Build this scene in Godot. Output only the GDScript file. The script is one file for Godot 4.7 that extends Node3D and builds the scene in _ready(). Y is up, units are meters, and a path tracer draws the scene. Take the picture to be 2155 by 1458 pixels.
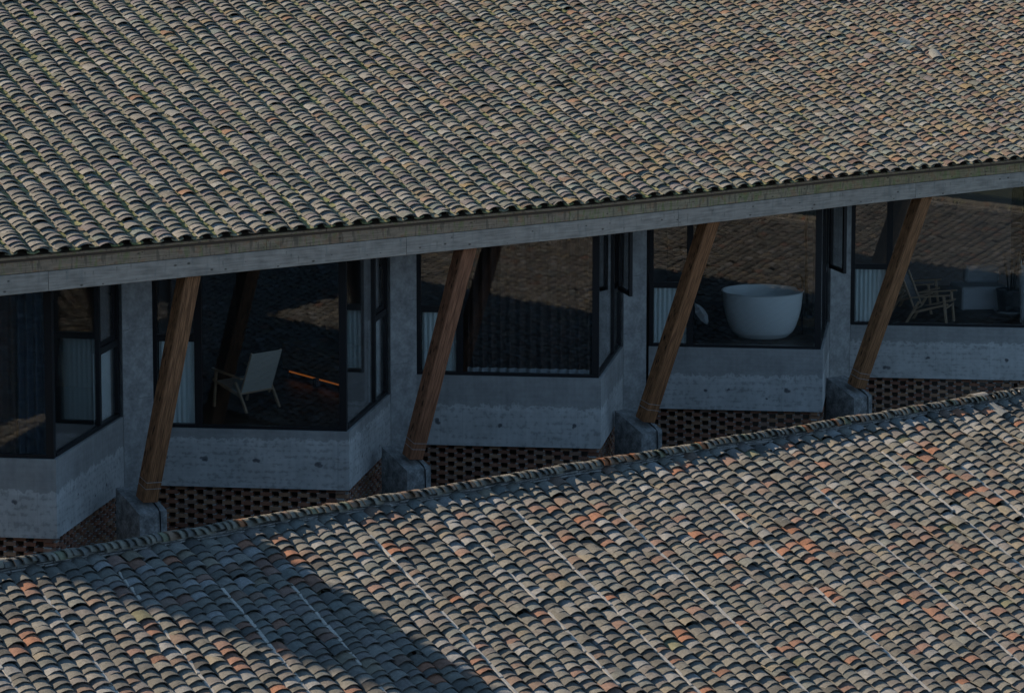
extends Node3D
# Axes: x runs along the long building (away to the right of the photograph), z out of its facade, y up.
const YO := 7.0                                   # height of the eave's lower edge above the ground
const FD := Vector2(0.72441, 0.68937)             # plan direction of a bay's front, left to right
const SD := Vector2(0.72394, -0.68987)            # plan direction of a bay's side, towards the back
const CORNERS: Array[Vector2] = [Vector2(-1.742, -0.4), Vector2(2.675, -0.4), Vector2(7.105, -0.4), Vector2(11.6, -0.4), Vector2(16.267, -0.193)]
const SILLS: Array[float] = [-2.245, -2.45, -2.215, -2.27, -2.373]
const TRANSOMS: Array[float] = [-1.2, -1.2, -1.23, -1.28, -1.37]
const BAY_BOTTOM := -3.262
const FRONT_W: Array[float] = [2.742, 2.742, 2.742, 2.742, 3.042]
const SIDE_W := 2.74
const CAM_POS := Vector3(-16.308, 4.782 + YO, 28.407)
const PITCH := 5.847
const FOCAL := 5400.0

var M := {}
var rng := RandomNumberGenerator.new()
var camera: Camera3D
var taken := {}
var building: Node3D
var wobble := FastNoiseLite.new()


func _ready() -> void:
	rng.seed = 20240611
	camera = Camera3D.new(); camera.name = "camera"
	var yaw := Vector3(0.60303, 0, -0.79772).normalized()
	var fwd := (yaw * cos(deg_to_rad(PITCH)) + Vector3.DOWN * sin(deg_to_rad(PITCH))).normalized()
	add_child(camera)
	camera.look_at_from_position(CAM_POS, CAM_POS + fwd, Vector3.UP)
	camera.set_frustum(1458.0 / FOCAL, Vector2(0.0, -389.0 / FOCAL), 1.0, 4000.0)
	camera.current = true

	var env := Environment.new()
	env.tonemap_mode = Environment.TONE_MAPPER_LINEAR
	env.tonemap_exposure = 1.6
	env.background_mode = Environment.BG_SKY
	var sm := ProceduralSkyMaterial.new()
	sm.sky_top_color = lin(0.075, 0.145, 0.25)
	sm.sky_horizon_color = lin(0.45, 0.68, 0.95)
	sm.sky_curve = 0.16
	sm.ground_horizon_color = lin(0.12, 0.13, 0.12)
	sm.ground_bottom_color = lin(0.05, 0.05, 0.04)
	sm.sun_angle_max = 1.0
	var sky := Sky.new(); sky.sky_material = sm
	env.sky = sky
	env.sdfgi_enabled = true; env.ssao_enabled = true; env.ssil_enabled = true
	var we := WorldEnvironment.new(); we.name = "environment"; we.environment = env
	add_child(we)

	var sun := DirectionalLight3D.new(); sun.name = "sun"
	sun.light_energy = 1.6
	sun.light_color = Color(1.0, 0.91, 0.79)
	sun.light_angular_distance = 0.5
	sun.shadow_enabled = true
	add_child(sun)
	var to_sun := Vector3(-0.5, 0.79, -1.0).normalized()
	sun.look_at_from_position(Vector3.ZERO, -to_sun, Vector3.UP)

	wobble.seed = 5; wobble.frequency = 0.35
	make_materials()
	make_ground()
	make_long_building()
	make_front_building()
	broken_tiles()
	make_shade_gable()
	make_furniture()


# ---------------------------------------------------------------- small helpers
func lin(r: float, g: float, b: float, a := 1.0) -> Color:
	var c := Color(r, g, b).linear_to_srgb(); c.a = a
	return c

func W(t: float, n: float, y: float) -> Vector3:
	return Vector3(t, y + YO, n)

func plan(i: int, f: float, s: float) -> Vector2:
	return CORNERS[i] + FD * f + SD * s

func B(i: int, f: float, s: float, y: float) -> Vector3:
	var p := plan(i, f, s)
	return Vector3(p.x, y + YO, p.y)

func numbered(n: String, parent: Node) -> String:
	var key := str(parent.get_instance_id()) + n
	var k: int = taken.get(key, 0)
	taken[key] = k + 1
	return n if k == 0 else "%s_%03d" % [n, k]

func put(called: String, mesh: Mesh, m: Material, parent: Node, at := Transform3D()) -> MeshInstance3D:
	var o := MeshInstance3D.new()
	o.name = numbered(called, parent)
	o.mesh = mesh
	if m: o.material_override = m
	o.transform = at
	parent.add_child(o)
	return o

func thing(called: String, label: String, category: String, at := Vector3.ZERO, turn := 0.0, group := "") -> Node3D:
	var o := Node3D.new()
	o.name = numbered(called, self)
	add_child(o)
	o.position = at; o.rotation.y = turn
	tag(o, label, category, group)
	return o

func tag(o: Node, label: String, category := "", group := "") -> void:
	o.set_meta("label", label)
	if category: o.set_meta("category", category)
	if group: o.set_meta("group", group)

func tri(st: SurfaceTool, a: Vector3, b: Vector3, c: Vector3) -> void:
	var n := (b - a).cross(c - a).normalized()
	for v in [a, c, b]:
		st.set_normal(n); st.set_uv(Vector2.ZERO); st.add_vertex(v)

func quad(st: SurfaceTool, a: Vector3, b: Vector3, c: Vector3, d: Vector3, u0 := Vector2(0, 1), u1 := Vector2(1, 0)) -> void:
	# a b c d counter-clockwise seen from outside; uv: a = left bottom, c = right top
	var n := (c - a).cross(d - b).normalized()
	var uvs := [u0, Vector2(u1.x, u0.y), u1, Vector2(u0.x, u1.y)]
	var p := [a, b, c, d]
	for k in [0, 2, 1, 0, 3, 2]:
		st.set_normal(n); st.set_uv(uvs[k]); st.add_vertex(p[k])

func begin() -> SurfaceTool:
	var st := SurfaceTool.new(); st.begin(Mesh.PRIMITIVE_TRIANGLES)
	return st

func hexa(st: SurfaceTool, lo: Array, hi: Array) -> void:
	# lo, hi: four corners each, counter-clockwise seen from above
	quad(st, lo[3], lo[2], lo[1], lo[0]); quad(st, hi[0], hi[1], hi[2], hi[3])
	for k in 4:
		var j := (k + 1) % 4
		quad(st, lo[k], lo[j], hi[j], hi[k])

func prism(st: SurfaceTool, pts: Array, y0: float, y1: float) -> void:
	# pts: convex plan polygon (x = along, y = out), counter-clockwise seen from above means decreasing angle here; made safe by area test
	var p := pts.duplicate()
	var area := 0.0
	for k in p.size():
		var a: Vector2 = p[k]; var b: Vector2 = p[(k + 1) % p.size()]
		area += a.x * b.y - b.x * a.y
	if area > 0.0: p.reverse()
	var m: int = p.size()
	var lo := []; var hi := []
	for q in p:
		lo.append(Vector3(q.x, y0 + YO, q.y)); hi.append(Vector3(q.x, y1 + YO, q.y))
	for k in range(1, m - 1):
		tri(st, hi[0], hi[k], hi[k + 1]); tri(st, lo[0], lo[k + 1], lo[k])
	for k in m:
		var j := (k + 1) % m
		quad(st, lo[k], lo[j], hi[j], hi[k])

func chamfer_box(size: Vector3, c: float) -> ArrayMesh:
	var st := begin()
	var h := size / 2.0
	var bx := func(axis: int, s: float, u: float, v: float) -> Vector3:
		var q := Vector3.ZERO
		q[axis] = s * h[axis]; q[(axis + 1) % 3] = u * (h[(axis + 1) % 3] - c); q[(axis + 2) % 3] = v * (h[(axis + 2) % 3] - c)
		return q
	for ax in 3:
		for s in [-1.0, 1.0]:
			var f := [bx.call(ax, s, -1.0, -1.0), bx.call(ax, s, 1.0, -1.0), bx.call(ax, s, 1.0, 1.0), bx.call(ax, s, -1.0, 1.0)]
			if s < 0: f.reverse()
			quad(st, f[0], f[1], f[2], f[3])
	for ax in 3:                                   # twelve edges
		var b1 := (ax + 1) % 3; var b2 := (ax + 2) % 3
		for s1 in [-1.0, 1.0]:
			for s2 in [-1.0, 1.0]:
				var pts := []
				for e in [-1.0, 1.0]:
					var p1 := Vector3.ZERO; var p2 := Vector3.ZERO
					p1[ax] = e * (h[ax] - c); p2[ax] = p1[ax]
					p1[b1] = s1 * h[b1]; p1[b2] = s2 * (h[b2] - c)
					p2[b1] = s1 * (h[b1] - c); p2[b2] = s2 * h[b2]
					pts.append([p1, p2])
				var q := [pts[0][0], pts[1][0], pts[1][1], pts[0][1]]
				if ((q[1] - q[0]).cross(q[2] - q[0])).dot(q[0]) < 0: q.reverse()
				quad(st, q[0], q[1], q[2], q[3])
	for sx in [-1.0, 1.0]:
		for sy in [-1.0, 1.0]:
			for sz in [-1.0, 1.0]:
				var a := Vector3(sx * h.x, sy * (h.y - c), sz * (h.z - c)); var b := Vector3(sx * (h.x - c), sy * h.y, sz * (h.z - c)); var d := Vector3(sx * (h.x - c), sy * (h.y - c), sz * h.z)
				if ((b - a).cross(d - a)).dot(a) > 0: tri(st, a, b, d)
				else: tri(st, a, d, b)
	return st.commit()

func frame_at(origin: Vector3, x: Vector3, y: Vector3) -> Transform3D:
	var z := x.cross(y).normalized()
	return Transform3D(Basis(x.normalized(), z.cross(x).normalized(), z), origin)

func stick(called: String, a: Vector3, b: Vector3, w: float, d: float, m: Material, parent: Node, side := Vector3.UP, c := 0.004) -> MeshInstance3D:
	# a chamfered bar from a to b; its long axis is local x
	var x := (b - a).normalized()
	var s := side if absf(side.dot(x)) < 0.95 else Vector3.RIGHT
	return put(called, chamfer_box(Vector3(a.distance_to(b), w, d), minf(c, minf(w, d) * 0.3)), m, parent, frame_at((a + b) / 2.0, x, s))

func tube(pts: Array, radii: Array, sides := 8) -> ArrayMesh:
	var st := begin()
	st.set_smooth_group(0)
	var rings := []
	for k in pts.size():
		var a: Vector3 = pts[maxi(k - 1, 0)]; var b: Vector3 = pts[mini(k + 1, pts.size() - 1)]
		var d := (b - a).normalized()
		var u := d.cross(Vector3.UP if absf(d.y) < 0.9 else Vector3.RIGHT).normalized(); var v := d.cross(u)
		var ring := []
		for j in sides:
			var an := TAU * j / sides
			ring.append([pts[k] + (u * cos(an) + v * sin(an)) * radii[k], u * cos(an) + v * sin(an)])
		rings.append(ring)
	for k in pts.size() - 1:
		for j in sides:
			var i2 := (j + 1) % sides
			var q := [rings[k][j], rings[k][i2], rings[k + 1][i2], rings[k + 1][j]]
			for e in [0, 1, 2, 0, 2, 3]:
				st.set_normal(q[e][1]); st.set_uv(Vector2(float(k), float(j) / sides)); st.add_vertex(q[e][0])
	return st.commit()

func lathe(profile: Array, sides := 64) -> ArrayMesh:
	var st := begin()
	for k in profile.size() - 1:
		var p: Vector2 = profile[k]; var q: Vector2 = profile[k + 1]
		var n2 := Vector2(q.y - p.y, -(q.x - p.x)).normalized()
		for j in sides:
			var a := TAU * j / sides; var b := TAU * (j + 1) / sides
			var v := [Vector3(p.x * cos(a), p.y, p.x * sin(a)), Vector3(p.x * cos(b), p.y, p.x * sin(b)), Vector3(q.x * cos(b), q.y, q.x * sin(b)), Vector3(q.x * cos(a), q.y, q.x * sin(a))]
			var nn := [a, b, b, a]
			for e in [0, 1, 2, 0, 2, 3]:
				st.set_normal(Vector3(n2.x * cos(nn[e]), n2.y, n2.x * sin(nn[e]))); st.set_uv(Vector2.ZERO); st.add_vertex(v[e])
	return st.commit()


# ---------------------------------------------------------------- materials
func noise_image(seed_: int, freq: float, w: int, h: int, seamless := true, octaves := 4) -> Image:
	var f := FastNoiseLite.new()
	f.seed = seed_; f.frequency = freq; f.fractal_octaves = octaves; f.noise_type = FastNoiseLite.TYPE_SIMPLEX_SMOOTH
	var im := f.get_seamless_image(w, h) if seamless else f.get_image(w, h)
	im.convert(Image.FORMAT_L8)
	return im

func ramp_image(layers: Array, lo: float, hi: float, power := 1.0) -> ImageTexture:
	# layers: [image, weight]; grey result between lo and hi
	var w: int = layers[0][0].get_width(); var h: int = layers[0][0].get_height()
	var out := PackedByteArray(); out.resize(w * h)
	var data := []
	var tot := 0.0
	for l in layers:
		data.append([l[0].get_data(), l[1]]); tot += l[1]
	for k in w * h:
		var v := 0.0
		for d in data: v += d[0][k] / 255.0 * d[1]
		v = clampf((v / tot - 0.2) / 0.6, 0.0, 1.0)
		out[k] = int(255.0 * lerpf(lo, hi, pow(v, power)))
	return ImageTexture.create_from_image(Image.create_from_data(w, h, false, Image.FORMAT_L8, out))

func std(c: Color, rough := 0.9, tex: Texture2D = null, tri_scale := 0.0) -> StandardMaterial3D:
	var m := StandardMaterial3D.new()
	m.albedo_color = c
	m.roughness = rough
	m.metallic_specular = 0.4
	if tex:
		m.albedo_texture = tex
		if tri_scale > 0.0:
			m.uv1_triplanar = true; m.uv1_world_triplanar = true; m.uv1_scale = Vector3.ONE * tri_scale
	return m

func make_materials() -> void:
	var n1 := noise_image(11, 0.012, 512, 512)
	var n2 := noise_image(12, 0.05, 512, 512)
	var n3 := noise_image(13, 0.16, 512, 512, true, 2)
	var mottle := ramp_image([[n1, 0.5], [n2, 0.7], [n3, 0.5]], 0.62, 1.0)
	var fine := ramp_image([[n2, 0.4], [n3, 0.8]], 0.0, 1.0)
	M.tile = std(Color.WHITE, 0.92, mottle, 2.6)
	M.tile.vertex_color_use_as_albedo = true
	M.tile.heightmap_enabled = true; M.tile.heightmap_texture = fine; M.tile.heightmap_scale = 0.35
	M.tile.metallic_specular = 0.3
	M.concrete = std(lin(0.44, 0.44, 0.435), 0.9, ramp_image([[n1, 0.8], [n2, 0.5], [n3, 0.25]], 0.74, 1.0), 0.55)
	M.concrete.heightmap_enabled = true; M.concrete.heightmap_texture = fine; M.concrete.heightmap_scale = 0.15
	M.footing = std(lin(0.40, 0.40, 0.395), 0.9, ramp_image([[n1, 0.9], [n2, 0.6]], 0.6, 1.0), 0.8)
	M.conduit = std(lin(0.34, 0.39, 0.43), 0.6)
	M.brick = std(Color.WHITE, 0.95, mottle, 2.6)
	M.brick.vertex_color_use_as_albedo = true
	M.mortar = std(lin(0.62, 0.61, 0.59), 0.95, mottle, 2.0)
	M.lime = std(lin(0.60, 0.575, 0.53), 0.95, mottle, 2.0)
	M.metal = std(lin(0.012, 0.012, 0.014), 0.45)
	M.glass = StandardMaterial3D.new()
	M.glass.transparency = BaseMaterial3D.TRANSPARENCY_ALPHA
	M.glass.albedo_color = Color(0.12, 0.16, 0.16, 0.04)
	M.glass.roughness = 0.02
	M.glass.metallic_specular = 0.5
	M.sheer = std(lin(0.80, 0.92, 0.92), 0.9)
	M.sheer.backlight_enabled = true; M.sheer.backlight = Color(0.3, 0.3, 0.3)
	M.drape = std(lin(0.06, 0.045, 0.04), 0.95)
	M.drape_grey = std(lin(0.045, 0.06, 0.085), 0.95)
	M.hem = std(lin(0.40, 0.45, 0.48), 0.9)
	for k in 4: M["strut_%d" % k] = std(lin(0.55 + 0.02 * k, 0.255 + 0.012 * (k % 2), 0.115 + 0.01 * (k % 3)), 0.8, wood_image(31 + 7 * k, 1024, 96, 0.56 + 0.05 * (k % 2), 20 + 3 * k), 0.0)
	M.soffit = std(lin(0.10, 0.07, 0.05), 0.9)
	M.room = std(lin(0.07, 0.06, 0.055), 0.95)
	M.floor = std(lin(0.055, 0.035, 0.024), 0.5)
	M.tub = std(lin(0.86, 0.94, 0.95), 0.22)
	M.chair_wood = std(lin(0.42, 0.30, 0.19), 0.6)
	M.canvas = std(lin(0.50, 0.50, 0.44), 0.95)
	M.dark = std(lin(0.03, 0.03, 0.032), 0.6)
	M.pale = std(lin(0.48, 0.52, 0.54), 0.9)
	M.ground = std(lin(0.06, 0.075, 0.03), 1.0, mottle, 0.12)
	M.plaster = std(lin(0.42, 0.40, 0.37), 0.95, mottle, 0.5)
	for k in 3:
		M["plank_low_%d" % k] = std(Color.WHITE, 0.85, plank_image(60 + k, Color(0.43, 0.36, 0.30), false))
		M["plank_high_%d" % k] = std(Color.WHITE, 0.85, plank_image(70 + k, [Color(0.40, 0.285, 0.195), Color(0.40, 0.31, 0.20), Color(0.385, 0.285, 0.165)][k], true, k))
	for i in 5: M["parapet_%d" % i] = std(Color.WHITE, 0.9, parapet_image(i))

func wood_image(seed_: int, w: int, h: int, contrast: float, knots: int) -> ImageTexture:
	var g := noise_image(seed_, 0.09, 96, h, false, 4)
	g.resize(w, h, Image.INTERPOLATE_CUBIC)
	var g2 := noise_image(seed_ + 1, 0.02, w, h, false, 3)
	var r := RandomNumberGenerator.new(); r.seed = seed_
	var im := Image.create(w, h, false, Image.FORMAT_RGB8)
	var da := g.get_data(); var db := g2.get_data()
	for k in w * h:
		var v := 1.0 - contrast * (0.65 * da[k] + 0.35 * db[k]) / 255.0
		im.set_pixel(k % w, k / w, Color(v, v, v))
	for q in knots:
		var cx := r.randi_range(0, w); var cy := r.randi_range(8, h - 8); var rad := r.randf_range(3.0, 8.0)
		for y in range(maxi(0, cy - 12), mini(h, cy + 12)):
			for x in range(maxi(0, cx - 26), mini(w, cx + 26)):
				var d := Vector2((x - cx) / 2.4, y - cy).length() / rad
				if d < 1.2:
					var c := im.get_pixel(x, y); var s := 0.45 + 0.55 * smoothstep(0.3, 1.2, d)
					im.set_pixel(x, y, Color(c.r * s, c.g * s, c.b * s))
	return ImageTexture.create_from_image(im)

func plank_image(seed_: int, base: Color, mossy: bool, k0 := 0) -> ImageTexture:
	var w := 1024; var h := 56
	var g := noise_image(seed_, 0.11, 80, h, false, 4); g.resize(w, h, Image.INTERPOLATE_CUBIC)
	var v1 := noise_image(seed_ + 5, 0.05, w, 8, false, 4); v1.resize(w, h, Image.INTERPOLATE_CUBIC)
	var bl := noise_image(seed_ + 9, 0.018, w, h, false, 3)
	var fi := noise_image(seed_ + 3, 0.3, w, h, false, 2)
	var da := g.get_data(); var dv := v1.get_data(); var dl := bl.get_data(); var df := fi.get_data()
	var r := RandomNumberGenerator.new(); r.seed = seed_
	var im := Image.create(w, h, false, Image.FORMAT_RGB8)
	for k in w * h:
		var y := float(k / w) / h
		var v := 0.62 + 0.46 * da[k] / 255.0 + 0.34 * (dl[k] / 255.0 - 0.5) + 0.16 * (df[k] / 255.0 - 0.5)
		var c := Color(base.r * v, base.g * v, base.b * v)
		if mossy:
			var wv: float = dv[k] / 255.0
			c = c.lerp(Color(0.25, 0.26, 0.10) * v, clampf((wv - 0.55) * [2.2, 3.6, 3.2][k0], 0.0, 0.75))
			c = c.lerp(Color(0.30, 0.145, 0.075) * v, clampf((dl[k] / 255.0 - 0.60) * 3.0, 0.0, 0.5))
			c = c.lerp(Color(0.10, 0.085, 0.06), clampf((0.36 - wv) * 3.5, 0.0, 0.6))
		else:
			var st: float = dv[k] / 255.0
			c = c.lerp(Color(0.24, 0.225, 0.20), clampf((0.42 - st) * 2.0 - 0.3 * y, 0.0, 0.5))
			c = c.lerp(Color(0.36, 0.29, 0.24), clampf((dl[k] / 255.0 - 0.62) * 2.5, 0.0, 0.45))
		im.set_pixel(k % w, k / w, c.linear_to_srgb())
	for q in r.randi_range(11, 16):                # knots and nail stains
		var cx := r.randi_range(6, w - 6); var cy := r.randi_range(5, h - 5); var rad := r.randf_range(1.0, 3.6)
		for y in range(maxi(0, cy - 9), mini(h, cy + 9)):
			for x in range(maxi(0, cx - 14), mini(w, cx + 14)):
				var d := Vector2((x - cx) / 1.5, y - cy).length() / rad
				if d < 1.3:
					var c := im.get_pixel(x, y)
					im.set_pixel(x, y, c.lerp(Color(0.20, 0.16, 0.13), 0.6 * (1.0 - smoothstep(0.4, 1.3, d))))
	for q in r.randi_range(9, 13):                  # runs under the nail heads
		var cx := r.randi_range(6, w - 6); var top := r.randi_range(0, 26); var long := r.randi_range(8, 30)
		for y in range(top, mini(h, top + long)):
			for x in range(cx - 2, cx + 3):
				var c := im.get_pixel(x, y)
				im.set_pixel(x, y, c.lerp(Color(0.22, 0.21, 0.18), 0.5 * (1.0 - absf(x - cx) / 3.0) * (1.0 - float(y - top) / long) * r.randf_range(0.4, 1.0)))
	return ImageTexture.create_from_image(im)

func parapet_image(i: int) -> ImageTexture:
	# left half: front face of the bay, right half: side face; v runs down
	var w := 960; var h := 160
	var r := RandomNumberGenerator.new(); r.seed = 400 + i
	var n_a := noise_image(80 + i, 0.012, w, h, false, 4).get_data()
	var n_b := noise_image(90 + i, 0.06, w, h, false, 3).get_data()
	var vs := noise_image(100 + i, 0.06, w, 6, false, 4); vs.resize(w, h, Image.INTERPOLATE_CUBIC)
	var hs := noise_image(130 + i, 0.09, 60, h, false, 3); hs.resize(w, h, Image.INTERPOLATE_CUBIC)
	var n_v := vs.get_data(); var n_h := hs.get_data()
	var ed := noise_image(110 + i, 0.02, w, 1, false, 5).get_data()
	var band: float = [0.40, 0.15, 0.42, 0.43, 0.30][i]
	var blobs: Array = [[[0.62, 0.62, 9.0], [0.80, 0.55, 8.0]], [[0.06, 0.52, 9.0], [0.26, 0.52, 12.0], [0.53, 0.53, 11.0], [0.84, 0.57, 12.0]], [[0.12, 0.66, 13.0], [0.45, 0.70, 11.0], [0.86, 0.69, 10.0]], [[0.33, 0.68, 8.0], [0.46, 0.66, 7.0], [0.80, 0.66, 11.0], [0.68, 0.80, 5.0]], [[0.10, 0.70, 22.0], [0.43, 0.60, 9.0], [0.86, 0.62, 9.0], [0.2, 0.8, 14.0]]][i]
	var side_blobs := [[0.72, 0.75, 7.0], [0.30, 0.62, 6.0], [0.55, 0.8, 5.0]]
	var all := []
	for b in blobs: all.append([b[0] * w / 2.0, b[1] * h, b[2] * 0.62, r.randf_range(0.0, 6.0)])
	for b in side_blobs: all.append([w / 2.0 + b[0] * w / 2.0, b[1] * h, b[2] * 0.62, r.randf_range(0.0, 6.0)])
	var joints := []
	for q in 7: joints.append(r.randi_range(8, w - 8))
	var im := Image.create(w, h, false, Image.FORMAT_RGB8)
	for y in h:
		for x in w:
			var k := y * w + x
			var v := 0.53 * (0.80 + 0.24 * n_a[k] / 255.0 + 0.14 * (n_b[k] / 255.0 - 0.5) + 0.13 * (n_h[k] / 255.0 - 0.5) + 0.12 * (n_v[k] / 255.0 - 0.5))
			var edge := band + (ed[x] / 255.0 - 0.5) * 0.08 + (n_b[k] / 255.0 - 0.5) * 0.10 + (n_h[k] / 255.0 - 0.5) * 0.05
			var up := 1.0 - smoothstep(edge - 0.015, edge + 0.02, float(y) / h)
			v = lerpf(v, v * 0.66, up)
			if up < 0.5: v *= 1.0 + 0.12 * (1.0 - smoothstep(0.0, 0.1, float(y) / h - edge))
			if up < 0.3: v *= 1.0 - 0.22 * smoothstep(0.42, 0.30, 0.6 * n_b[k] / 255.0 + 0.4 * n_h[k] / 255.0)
			var c := Color(v, v * 0.99, v * 0.97)
			im.set_pixel(x, y, c)
	for q in joints:
		for y in range(int(band * h), h):
			var c := im.get_pixel(q, y); im.set_pixel(q, y, c * 0.8)
	for b in all:
		for lump in 5:
			var lx: float = b[0] + r.randf_range(-0.8, 0.8) * b[2]; var ly: float = b[1] + r.randf_range(-0.45, 0.45) * b[2]
			var rad: float = b[2] * r.randf_range(0.3, 0.75)
			for y in range(maxi(0, int(ly - 16)), mini(h, int(ly + 16))):
				for x in range(maxi(0, int(lx - 20)), mini(w, int(lx + 20))):
					var d := Vector2((x - lx) * 0.85, y - ly).length() / rad + 0.5 * (n_b[y * w + x] / 255.0 - 0.5)
					if d < 1.2:
						var c := im.get_pixel(x, y)
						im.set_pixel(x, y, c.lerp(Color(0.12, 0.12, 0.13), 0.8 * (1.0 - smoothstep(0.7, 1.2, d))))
	for y in h:
		for x in w: im.set_pixel(x, y, im.get_pixel(x, y).linear_to_srgb())
	return ImageTexture.create_from_image(im)


# ---------------------------------------------------------------- roof tiles
class Tiles:
	var covers := []            # shape variants: [vertices, normals, indices, shade]
	var pans := []
	var tones: Array[Color] = []
	var cache := {}
	var meshes := {}
	var v := PackedVector3Array()
	var n := PackedVector3Array()
	var c := PackedColorArray()
	var ix := PackedInt32Array()
	var unit := 0.1

	func colors(kind: String, variant: int, tone: int) -> PackedColorArray:
		var key := kind + str(variant * 1000 + tone)
		if not cache.has(key):
			var shade: PackedFloat32Array = (covers if kind == "c" else pans)[variant][3]
			var a := PackedColorArray(); a.resize(shade.size())
			for k in shade.size():
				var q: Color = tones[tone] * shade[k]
				q.a = 1.0
				a[k] = q
			cache[key] = a
		return cache[key]

	func add(kind: String, variant: int, tone: int, x: Transform3D) -> void:
		var s: Array = (covers if kind == "c" else pans)[variant]
		var first := v.size()
		v.append_array(x * s[0])
		n.append_array(Transform3D(x.basis, Vector3.ZERO) * s[1])
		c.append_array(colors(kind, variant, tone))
		for k in s[2]: ix.append(first + k)

	func flush() -> ArrayMesh:
		var m := pack(v, n, c, ix)
		v = PackedVector3Array(); n = PackedVector3Array(); c = PackedColorArray(); ix = PackedInt32Array()
		return m

	func pack(pv: PackedVector3Array, pn: PackedVector3Array, pc: PackedColorArray, pi: PackedInt32Array) -> ArrayMesh:
		var a := []; a.resize(Mesh.ARRAY_MAX)
		a[Mesh.ARRAY_VERTEX] = pv; a[Mesh.ARRAY_NORMAL] = pn; a[Mesh.ARRAY_COLOR] = pc; a[Mesh.ARRAY_INDEX] = pi
		var m := ArrayMesh.new(); m.add_surface_from_arrays(Mesh.PRIMITIVE_TRIANGLES, a)
		return m

	func single(variant: int, tone: int) -> ArrayMesh:
		var key := variant * 1000 + tone
		if not meshes.has(key):
			var s: Array = covers[variant]
			meshes[key] = pack(s[0], s[1], colors("c", variant, tone), PackedInt32Array(s[2]))
		return meshes[key]


func cover_shape(wid: float, rise: float, length: float, thick: float, tilt: float, edge := 0.55) -> Array:
	# an arched tile: x across, z down the slope (0 at its upper end, length at its lip), y away from the roof
	var R := (wid * wid / 4.0 + rise * rise) / (2.0 * rise)
	var am := asin(wid / 2.0 / R)
	var pv := PackedVector3Array(); var pn := PackedVector3Array(); var sh := PackedFloat32Array(); var ix := []
	var skew := rng.randf_range(-0.008, 0.008)
	var cols := 7
	var base_shade := rng.randf_range(0.88, 1.12)
	var lipz := []
	for k in cols: lipz.append(length + rng.randf_range(-0.004, 0.004) + skew * (k / 3.0 - 1.0))
	var bump := rng.randf_range(-0.003, 0.003)
	for row in 3:
		for k in cols:
			var a := lerpf(-am, am, k / float(cols - 1))
			var z: float = [0.0, length * 0.62, lipz[k]][row]
			var y: float = (R + (bump if row == 1 else 0.0)) * cos(a) - R * cos(am) + tan(tilt) * z
			pv.append(Vector3(R * sin(a), y, z))
			pn.append(Vector3(sin(a), cos(a), -sin(tilt)).normalized())
			sh.append(base_shade * rng.randf_range(0.88, 1.10))
	for row in 2:
		for k in cols - 1:
			var p := row * cols + k
			ix.append_array([p, p + cols + 1, p + cols, p, p + 1, p + cols + 1])
	var first := pv.size()
	for row in 2:                                   # the lip
		for k in cols:
			var a := lerpf(-am, am, k / float(cols - 1))
			var rr := R - thick * row
			pv.append(Vector3(rr * sin(a), rr * cos(a) - R * cos(am) + tan(tilt) * lipz[k], lipz[k] - 0.001 * row))
			pn.append(Vector3(0, 0, 1))
			sh.append(base_shade * edge * rng.randf_range(0.85, 1.15))      # broken edge, with the shade under the lip put into its colour
	for k in cols - 1:
		var p := first + k
		ix.append_array([p, p + cols + 1, p + cols, p, p + 1, p + cols + 1])
	first = pv.size()
	for row in 2:                                   # the hollow under it
		for k in cols:
			var a := lerpf(-am, am, k / float(cols - 1))
			var rr := R - thick
			var z: float = [lipz[k] - 0.001, length * 0.55][row]
			pv.append(Vector3(rr * sin(a), rr * cos(a) - R * cos(am) + tan(tilt) * z, z))
			pn.append(Vector3(-sin(a), -cos(a), 0))
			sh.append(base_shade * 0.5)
	for k in cols - 1:
		var p := first + k
		ix.append_array([p, p + cols + 1, p + cols, p, p + 1, p + cols + 1])
	return [pv, pn, ix, sh]


func pan_shape(wid: float, deep: float, length: float, thick: float, tilt: float) -> Array:
	var pv := PackedVector3Array(); var pn := PackedVector3Array(); var sh := PackedFloat32Array(); var ix := []
	var cols := 5
	for row in 2:
		for k in cols:
			var u := lerpf(-1.0, 1.0, k / float(cols - 1))
			var z := length * row + (rng.randf_range(-0.006, 0.006) if row == 1 else 0.0)
			pv.append(Vector3(u * wid / 2.0, deep * (u * u - 1.0) + tan(tilt) * z, z))
			pn.append(Vector3(-deep * 4.0 * u / wid, 1.0, -sin(tilt)).normalized())
			sh.append(rng.randf_range(0.8, 1.15))
	for k in cols - 1:
		ix.append_array([k, k + cols + 1, k + cols, k, k + 1, k + cols + 1])
	var first := pv.size()
	for row in 2:
		for k in cols:
			var q: Vector3 = pv[cols + k]
			pv.append(q - Vector3(0, thick * row, 0)); pn.append(Vector3(0, 0, 1)); sh.append(1.0)
	for k in cols - 1:
		var p := first + k
		ix.append_array([p, p + cols + 1, p + cols, p, p + 1, p + cols + 1])
	return [pv, pn, ix, sh]


func pixel(p: Vector3) -> Vector3:
	var q := camera.transform.affine_inverse() * p
	return Vector3(1077.5 + FOCAL * q.x / -q.z, 340.0 - FOCAL * q.y / -q.z, -q.z)


func pick(weights: Array) -> int:
	var tot := 0.0
	for x in weights: tot += x
	var r := rng.randf() * tot
	for k in weights.size():
		r -= weights[k]
		if r <= 0.0: return k
	return weights.size() - 1


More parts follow.
